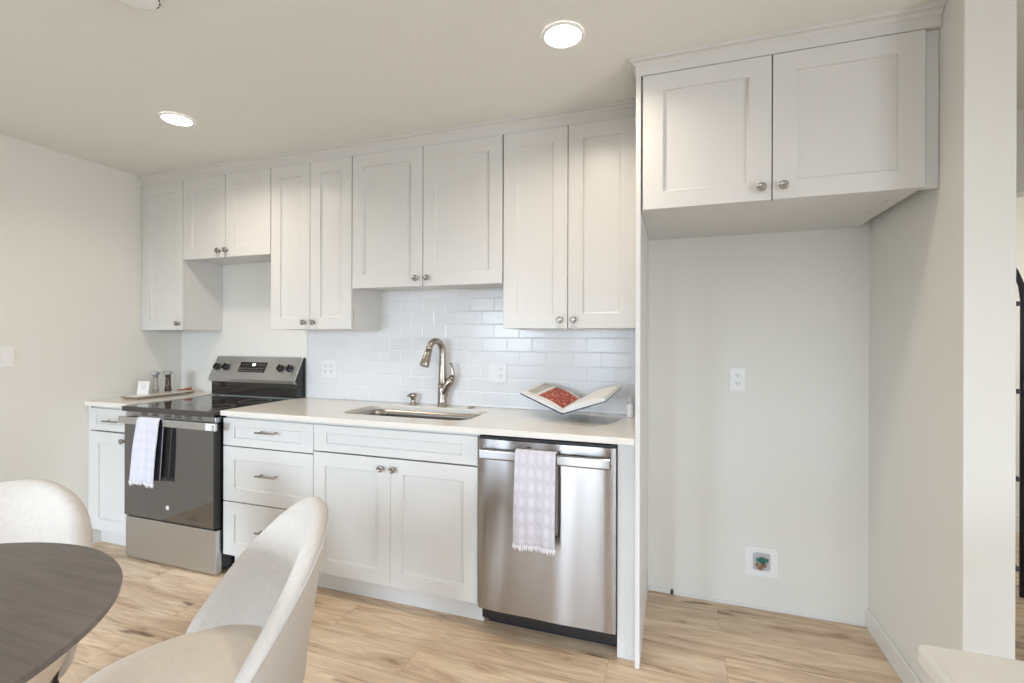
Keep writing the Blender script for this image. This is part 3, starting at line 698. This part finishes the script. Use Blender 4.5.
bm = bmesh.new(); tube(bm, [(0, 0, 0), (.018, 0, 0)], .0022, 10); obj('indicator_mark', bm, 'slot', d, loc=(-.075, -.6258, .846))
bm = bmesh.new(); ext(bm, [(-.660, .788), (-.667, .795), (-.667, .828), (-.660, .834), (-.650, .834), (-.646, .828), (-.646, .795), (-.650, .788)], -.280, .283)
hd = obj('handle', bm, 'steel_dw', t, bevel=.0015)
for s in (-.265, .27): bx('handle_bracket', (s - .014, s + .014, -.651, -.616, .803, .828), 'steel', hd, bevel=.002)
bx('handle_end_cap', (.2832, .2845, -.664, -.648, .792, .831), 'black', hd)
bx('door_gasket_edge', (dh - .003, dh + .001, -.6165, -.585, .112, .868), 'black', t) if 0 else None

# ------------------------------------------------------------------ towels
def towel(label, xc, w_front, ybar_f, ybar_b, ztop, zf, zb, m, seed, taper=0.0, skew=0.0, edge_dark=False):
    rnd = random.Random(seed)
    t = thing('dish_towel', label, 'towel', (xc, ybar_f, zf))
    bm = bmesh.new(); nx = 26
    back_m = 'towel_dark' if m == 'towel_white' else 'towel_back'
    path = []
    fh = ztop - zf
    for i in range(19): path.append((0, zf + fh * i / 19, 0))
    yb = ybar_b - ybar_f
    for i in range(7):
        a = PI * i / 6; path.append((yb / 2 - yb / 2 * math.cos(a) , ztop + .006 * math.sin(a), 1))
    for i in range(1, 13): path.append((yb, ztop - (ztop - zb) * i / 12, 2))
    uvl = bm.loops.layers.uv.new('uv'); grid = []; ph = rnd.random() * 6
    for j, (y, z, s) in enumerate(path):
        row = []
        for i in range(nx + 1):
            u = i / nx - .5; drop = max(0, (ztop - z)) / fh if fh else 0
            wv = .006 * min(1, drop * 2.0) * (math.sin(u * 9 + ph) + .5 * math.sin(u * 21 + 2 * ph + z * 8))
            xx = u * w_front * (1 + taper * drop) + skew * drop
            yy = y - .0015 + (wv - .004 * min(1, drop * 2) if s != 2 else 0)
            if s == 0: yy -= .003
            row.append(bm.verts.new((xx, yy, z - zf)))
        grid.append(row)
    for j in range(len(grid) - 1):
        for i in range(nx):
            f = bm.faces.new((grid[j][i], grid[j][i + 1], grid[j + 1][i + 1], grid[j + 1][i]))
            for l, (a, b) in zip(f.loops, ((i, j), (i + 1, j), (i + 1, j + 1), (i, j + 1))): l[uvl].uv = (a / nx, b / len(grid))
    bottom = [v.co.copy() for v in grid[0]]
    o = obj('cloth', bm, [m, back_m], t, smooth=True); s = o.modifiers.new('s', 'SOLIDIFY'); s.thickness = .004; s.offset = 0; s.material_offset = 1
    bm = bmesh.new()                                   # tassels
    nt_ = 22
    for k in range(nt_):
        f = k / (nt_ - 1) * nx; i = min(int(f), nx - 1); p = bottom[i].lerp(bottom[i + 1], f - i)
        dx, dl = rnd.uniform(-.004, .004), rnd.uniform(.016, .026)
        tube(bm, [p + Vector((0, 0, .002)), p + Vector((dx * .5, -.001, -dl * .5)), p + Vector((dx, .001, -dl))], [.0042, .0046, .0022], 8)
    obj('fringe', bm, 'fringe', t, smooth=True)
    return t
towel('pale grey dotted dish towel hanging over the dishwasher handle', .122, .176, -.6725, -.6385, .8365, .447, .49, 'towel', 3, .03, -.004)
towel('bluish white dish towel hanging over the oven door handle', -2.152, .175, -.6925, -.668, .8505, .490, .50, 'towel_white', 8, .16, -.045)
# ------------------------------------------------------------------ cookbook on a clear stand
def quad_slab(bm, a, b, c, d, th, n=(1, 1), curve=0.0):
    """slab with the top face a,b,c,d, thickness th downwards along the normal"""
    a, b, c, d = map(Vector, (a, b, c, d)); nr = (b - a).cross(d - a).normalized()
    if nr.z < 0: nr = -nr
    N_ = 8; top = []; bot = []
    for i in range(N_ + 1):
        u = i / N_
        r1 = []; r2 = []
        for v in (0, 1):
            p = (a.lerp(b, u)).lerp(d.lerp(c, u), v) + nr * (curve * math.sin(PI * min(1, u * 1.15)) )
            r1.append(bm.verts.new(p)); r2.append(bm.verts.new(p - nr * (th + curve * math.sin(PI * min(1, u * 1.15)))))
        top.append(r1); bot.append(r2)
    for i in range(N_):
        bm.faces.new((top[i][0], top[i + 1][0], top[i + 1][1], top[i][1])); bm.faces.new((bot[i][0], bot[i + 1][0], bot[i + 1][1], bot[i][1]))
        bm.faces.new((top[i][0], top[i + 1][0], bot[i + 1][0], bot[i][0])); bm.faces.new((top[i][1], top[i + 1][1], bot[i + 1][1], bot[i][1]))
    bm.faces.new((top[0][0], top[0][1], bot[0][1], bot[0][0])); bm.faces.new((top[-1][0], top[-1][1], bot[-1][1], bot[-1][0]))
S = Vector((.157, -.33, .955)); ST = Vector((.220, -.14, .992))
BL = Vector((-.070, -.27, 1.036)); TL = Vector((.006, -.08, 1.073))
BR = Vector((.366, -.39, 1.030)); TR = Vector((.420, -.20, 1.076))
org = Vector((.157, -.33, .9145))
t = thing('cookbook', 'open cookbook with a red food photo resting on the clear stand', 'book', org)
def L_(v): return v - org
up = Vector((0, 0, .004))
for side, (e0, e1) in (('left', (BL, TL)), ('right', (BR, TR))):
    bm = bmesh.new(); quad_slab(bm, L_(S) - up, L_(e0) - up + (e0 - S) * .02, L_(e1) - up + (e1 - ST) * .02, L_(ST) - up, .003); obj('cover', bm, 'navy', t)
    bm = bmesh.new(); th = .007 if side == 'left' else .017
    up2 = Vector((0, 0, th * .9)); quad_slab(bm, L_(S) + up2, L_(e0) + up2, L_(e1) + up2, L_(ST) + up2, th, curve=.012); obj('page_block', bm, 'paper', t)
bm = bmesh.new()
def lp(u, v, e=.0008):
    p = S.lerp(BL, u).lerp(ST.lerp(TL, u), v); nr = (ST - S).cross(BL - S).normalized(); nr = nr if nr.z > 0 else -nr
    return L_(p) + Vector((0, 0, 0.0063)) + nr * (.012 * math.sin(PI * min(1, u * 1.15)) + e)
rows = [[bm.verts.new(lp(.06 + .60 * i / 8, .14 + .80 * j / 4)) for j in range(5)] for i in range(9)]
for i in range(8):
    for j in range(4): bm.faces.new((rows[i][j], rows[i + 1][j], rows[i + 1][j + 1], rows[i][j + 1]))
obj('food_photo', bm, 'photo', t)
bm = bmesh.new(); rows = [[bm.verts.new(lp(.74 + .20 * i / 4, .16 + .78 * j / 4)) for j in range(5)] for i in range(5)]
for i in range(4):
    for j in range(4): bm.faces.new((rows[i][j], rows[i + 1][j], rows[i + 1][j + 1], rows[i][j + 1]))
obj('printed_band', bm, 'band', t)
# stand
t = thing('book_stand', 'clear acrylic book stand on the counter under the cookbook', 'stand', (.2, -.28, .9145))
o3 = Vector((.2, -.28, .9145)); t_th = .004
rot = Vector((.95, -.25, 0)).normalized(); per = Vector((.3, .95, 0)).normalized()
def pt(a, b, z): return rot * a + per * b + Vector((0, 0, z))
bm = bmesh.new(); quad_slab(bm, pt(-.13, -.12, t_th), pt(.17, -.12, t_th), pt(.17, .17, t_th), pt(-.13, .17, t_th), t_th); obj('base_plate', bm, 'acrylic', t)
bm = bmesh.new()
dn_ = Vector((0, 0, -.0090))
for (e0, e1) in ((BL, TL), (BR, TR)):
    a = S - o3 + dn_; b = S.lerp(e0, .62) - o3 + dn_; c = ST.lerp(e1, .62) - o3 + dn_; dd = ST - o3 + dn_
    quad_slab(bm, a, b, c, dd, .004)
obj('cradle', bm, 'acrylic', t)
bm = bmesh.new()
a = pt(-.05, .05, t_th); b = pt(.06, .05, t_th)
quad_slab(bm, a, b, ST.lerp(TR, .3) - o3 + dn_ * 1.6, ST.lerp(TL, .3) - o3 + dn_ * 1.6, .004); obj('support_leg', bm, 'acrylic', t)
# little white bottle
t = thing('salt_bottle', 'small white bottle on the counter against the tall side panel', 'bottle', (.456, -.085, .9145))
bm = bmesh.new(); lathe(bm, [(.016, 0), (.0175, .003), (.0175, .055), (.014, .064), (.010, .070)], 24); obj('body', bm, 'white_plastic', t, smooth=True)
bm = bmesh.new(); lathe(bm, [(.0125, .0705), (.0125, .096), (.010, .101), (.003, .102)], 24); obj('cap', bm, 'white_plastic', t, smooth=True)

# ------------------------------------------------------------------ tray and what stands on it
TR_ = -.05
t = thing('serving_tray', 'long narrow wooden tray with brass rail on the corner counter', 'tray', (-2.655, -.285, .9145), TR_)
bm = bmesh.new(); box(bm, -.075, .075, -.185, .185, .008, .020); obj('board', bm, 'quartz', t, bevel=.003)
bm = bmesh.new()
for x0, x1, y0, y1 in ((-.078, .078, -.189, -.1855), (-.078, .078, .1855, .189), (-.0785, -.0755, -.1855, .1855), (.0755, .0785, -.1855, .1855)): box(bm, x0, x1, y0, y1, .006, .0175)
obj('rail', bm, 'brass', t, bevel=.001)
for sx in (-1, 1):
    for sy in (-1, 1):
        bm = bmesh.new(); lathe(bm, [(.006, 0), (.008, .007)], 14, Matrix.Translation((sx * .06, sy * .165, 0))); obj('foot', bm, 'brass', t)
t = thing('place_card', 'small white card standing at the front of the tray', 'card', (-2.668, -.385, .9349), .25)
bm = bmesh.new(); box(bm, -.040, .040, -.0008, .0008, .0, .088)
bm.transform(Matrix.Rotation(-.15, 4, 'X')); obj('card_sheet', bm, 'paper', t)
bm = bmesh.new()
for k in range(3): box(bm, -.016, .016, -.0016, -.0009, .060 - k * .010, .062 - k * .010)
bm.transform(Matrix.Rotation(-.15, 4, 'X')); obj('printed_lines', bm, 'screen_grey', t)
bm = bmesh.new(); box(bm, -.022, .022, 0, .020, 0, .003); obj('card_foot', bm, 'acrylic', t)
def mill(label, x, y, inner):
    t = thing('spice_mill', label, 'shaker', (x, y, .9349))
    bm = bmesh.new(); lathe(bm, [(.020, 0), (.0225, .004), (.0215, .020), (.0175, .045), (.0165, .090), (.0170, .118)], 26); obj('glass_body', bm, 'glass', t, smooth=True)
    bm = bmesh.new(); lathe(bm, [(.014, .006), (.0145, .030), (.012, .060), (.012, .110)], 20); obj('filling', bm, inner, t, smooth=True)
    bm = bmesh.new(); lathe(bm, [(.017, .1185), (.020, .121), (.027, .126), (.029, .133), (.026, .140), (.014, .144), (.003, .145)], 26); obj('lid', bm, 'steel', t, smooth=True)
M['salt'] = mat('salt', (.80, .78, .74), .8, var=.05, vscale=200)
M['pepper'] = mat('peppercorns', (.16, .10, .07), .7, var=.5, vscale=300)
mill('glass salt shaker with pale filling and nickel lid on the tray', -2.712, -.272, 'salt')
mill('glass pepper mill with dark filling and nickel lid on the tray', -2.684, -.205, 'pepper')
t = thing('wooden_spoon', 'small reddish wooden scoop at the far end of the tray', 'spoon', (-2.655, -.135, .9349), 1.1)
bm = bmesh.new(); tube(bm, [(-.025, 0, .006), (0, 0, .007), (.03, 0, .008)], [.004, .005, .006], 12); obj('spoon_handle', bm, 'orange', t, smooth=True)
bm = bmesh.new(); lathe(bm, [(.004, 0), (.016, .003), (.021, .012), (.022, .018), (.019, .017), (.014, .008), (.003, .005)], 22, Matrix.Translation((.045, 0, .0))); obj('bowl', bm, 'orange', t, smooth=True)

# ------------------------------------------------------------------ ceiling fixtures
def downlight(x, y, label):
    t = thing('recessed_downlight', label, 'ceiling light', (x, y, CEIL - .001), group='recessed ceiling lights')
    bm = bmesh.new(); lathe(bm, [(.078, 0), (.079, -.003), (.070, -.007), (.066, -.006), (.0655, -.001)], 40, cap=False)
    obj('trim_ring', bm, 'white_plastic', t, smooth=True)
    bm = bmesh.new(); lathe(bm, [(.066, -.0005), (.0655, -.004), (.03, -.0052), (.002, -.0055)], 40); obj('diffuser', bm, 'lamp', t, smooth=True)
    l = bpy.data.lights.new('downlight_glow', 'AREA'); l.shape = 'DISK'; l.size = .12; l.energy = 4.0; l.color = (1.0, .86, .72); l.spread = 2.6
    o = bpy.data.objects.new('downlight_glow', l); COL.objects.link(o); o.parent = t; o.location = (0, 0, -.012)
    return t
downlight(.282, -.879, 'round lit ceiling downlight in front of the refrigerator cabinet')
downlight(-1.728, -.843, 'round lit ceiling downlight in front of the range')
t = thing('smoke_detector', 'white round smoke detector on the ceiling at top left, cut by the frame', 'smoke detector', (-.955, -1.545, CEIL - .0005))
bm = bmesh.new(); lathe(bm, [(.068, 0), (.069, -.012), (.066, -.020), (.060, -.032), (.045, -.038), (.003, -.039)], 36); obj('housing', bm, 'white_plastic', t, smooth=True)
bm = bmesh.new()
for k in range(18):
    a = 2 * PI * k / 18; c, s = math.cos(a), math.sin(a)
    tube(bm, [(c * .0655 - s * .006, s * .0655 + c * .006, -.024), (c * .0655 + s * .006, s * .0655 - c * .006, -.024)], .0022, 8)
obj('vent_ring', bm, 'slot', t)

# ------------------------------------------------------------------ table
t = thing('dining_table', 'round dark-stained wooden dining table in the left foreground', 'table', (-.838, -2.235, 0))
bm = bmesh.new(); lathe(bm, [(.003, .7228), (.470, .7228), (.486, .727), (.4965, .736), (.4985, .745), (.496, .749), (.490, .750), (.003, .750)], 96)
o = obj('tabletop', bm, 'table', t, smooth=True); es = o.modifiers.new('e', 'EDGE_SPLIT'); es.split_angle = math.radians(30)
bm = bmesh.new(); lathe(bm, [(.09, .7225), (.085, .70), (.055, .66), (.045, .45), (.050, .20), (.080, .06), (.20, .03), (.25, .018), (.25, .0), (.003, 0)], 48); obj('pedestal', bm, 'table', t, smooth=True)

# ------------------------------------------------------------------ chairs
def make_chair(label, loc, rz, zt=.80):
    """tub chair; the sitter faces local +Y"""
    t = thing('dining_chair', label, 'chair', (loc[0], loc[1], 0), rz, 'cream upholstered dining chairs')
    PM = math.radians(CH['pm']); nphi = 56
    bm = bmesh.new(); ringlist = []
    def rad(phi, z):
        k = (z - .36) / (.80 - .36)
        r = CH['r0'] + (CH['r1'] - CH['r0']) * max(0, k) ** .8
        if z < .36: r = CH['r0'] - (.36 - z) * .25 - max(0, .25 - z) * 1.2
        return r
    def hgt(phi):
        u = abs(phi) / PM
        return CH['za'] + (zt - CH['za']) * (1 - u ** CH['pw'])
    for i in range(nphi + 1):
        phi = -PM + 2 * PM * i / nphi; h_ = hgt(phi); th = CH['th']
        edge = min(1, (PM - abs(phi)) / .14); th *= .35 + .65 * math.sqrt(max(0, edge))
        dx, dy = math.sin(phi), -math.cos(phi)
        sx, sy = 1.0, CH['sy']
        prof = []
        zs = [.215, .23, .26, .29, .32]; 
        for k in range(1, 9): zs.append(.32 + (h_ - th * .5 - .32) * k / 8)
        for z in zs: prof.append((rad(phi, z), z))
        rt = rad(phi, h_)
        for k in range(1, 6):
            a = PI * k / 6; prof.append((rt - th / 2 + th / 2 * math.cos(a), h_ - th * .5 + th * .5 * math.sin(a)))
        for z in reversed(zs[3:]): prof.append((rad(phi, z) - th, z))
        prof.append((rad(phi, .27) - th, .24))
        lean = CH['lean']
        ring = []
        for r, z in prof:
            ring.append(bm.verts.new((dx * r * sx, dy * r * sy - lean * max(0, z - .45), z)))
        ringlist.append(ring)
    for a, b in zip(ringlist, ringlist[1:]):
        for k in range(len(a) - 1): bm.faces.new((a[k], a[k + 1], b[k + 1], b[k]))
        bm.faces.new((a[-1], a[0], b[0], b[-1]))
    bm.faces.new(ringlist[0]); bm.faces.new(ringlist[-1])
    o = obj('backrest', bm, 'chair', t, smooth=True)
    # piping along the outer rim
    bm = bmesh.new(); pts = []
    for i in range(2, nphi - 1):
        phi = -PM + 2 * PM * i / nphi; h_ = hgt(phi); th = CH['th']; z = h_ - th * .35; r = rad(phi, h_) + .0004
        pts.append((math.sin(phi) * r, -math.cos(phi) * r * CH['sy'] - CH['lean'] * max(0, z - .45), z))
    tube(bm, pts, .0022, 8); obj('piping', bm, 'chair', o, smooth=True)
    # seat cushion
    bm = bmesh.new(); rings = []; n = 56
    for inset, z in ((.075, .232), (.055, .238), (.02, .29), (0, .36), (0, .405), (.004, .410), (.014, .421), (.035, .429), (.09, .434), (.16, .436)):
        ring = []
        for i in range(n):
            a = 2 * PI * i / n; c, s = math.cos(a), math.sin(a); ex = 2 / 2.5
            x = CH['sw'] * math.copysign(abs(c) ** ex, c); y = (CH['sf'] if s > 0 else CH['sb']) * math.copysign(abs(s) ** ex, s)
            L0 = math.hypot(x, y); kk = (L0 - inset) / L0; ring.append(bm.verts.new((x * kk, y * kk, z)))
        rings.append(ring)
    for a, b in zip(rings, rings[1:]):
        for i in range(n): bm.faces.new((a[i], a[(i + 1) % n], b[(i + 1) % n], b[i]))
    bm.faces.new(rings[0]); bm.faces.new(rings[-1])
    obj('seat', bm, 'seat', t, smooth=True)
    for sx in (-1, 1):
        for sy in (-1, 1):
            bm = bmesh.new(); tube(bm, [(sx * .16, sy * .145, .001), (sx * .15, sy * .135, .13), (sx * .135, sy * .12, 0.233)], [.011, .015, .019], 16); obj('leg', bm, 'leg', t, smooth=True)
    return t
CH = dict(pm=98, r0=.258, r1=.285, za=.375, pw=1.75, th=.055, sy=1.0, lean=.10, sw=.248, sf=.30, sb=.215)
def face(loc, tgt):
    v = Vector(tgt) - Vector(loc); return math.atan2(v.y, v.x) - PI / 2
RCH = (-.52, -1.66); LCH = (-1.325, -1.765)
make_chair('cream upholstered tub chair nearest the camera, in front of the sink cabinet', RCH, face(RCH, (-.86, -2.20)), .83)
CH['pw'] = 2.2
make_chair('cream upholstered tub chair at the far left edge, behind the dark table', LCH, face(LCH, (-.838, -2.28)), .81)

# ------------------------------------------------------------------ peninsula counter at the right foreground
t = thing('peninsula_counter', 'pale quartz peninsula counter corner in the lower right foreground', 'counter', (1.5, -2.5, 0))
bm = bmesh.new(); box(bm, .978 - 1.5, 1.72 - 1.5, -2.50 + 2.5, -1.812 + 2.5, .884, .914); obj('countertop', bm, 'quartz', t, bevel=.008, seg=4)
bm = bmesh.new(); box(bm, 1.30 - 1.5, 1.69 - 1.5, -2.47 + 2.5, -1.86 + 2.5, .1, .884); box(bm, 1.34 - 1.5, 1.66 - 1.5, -2.44 + 2.5, -1.90 + 2.5, 0, .1); obj('base', bm, 'cabinet', t, bevel=.002)

# ------------------------------------------------------------------ arched shelf in the hall
t = thing('arched_shelf', 'black metal shelf with arched top seen at the right edge beyond the wall', 'shelf', (2.105, .70, 0))
aw, ad = .255, .16
bm = bmesh.new()
def arch(y):
    pts = [(-aw, y, 0), (-aw, y, 1.52)]
    for k in range(1, 12): a = PI - PI * k / 12; pts.append((aw * math.cos(a), y, 1.52 + aw * 1.15 * math.sin(a)))
    pts += [(aw, y, 1.52), (aw, y, 0)]
    return pts
for y in (-.14, .10): tube(bm, arch(y), .013, 10)
obj('frame', bm, 'metal_black', t, smooth=True)
for z in (.14, .60, 1.05, 1.50):
    bm = bmesh.new(); box(bm, -aw + .012, aw - .012, -.145, .105, z - .012, z + .012); obj('shelf_board', bm, 'shelf_grey', t, bevel=.002)
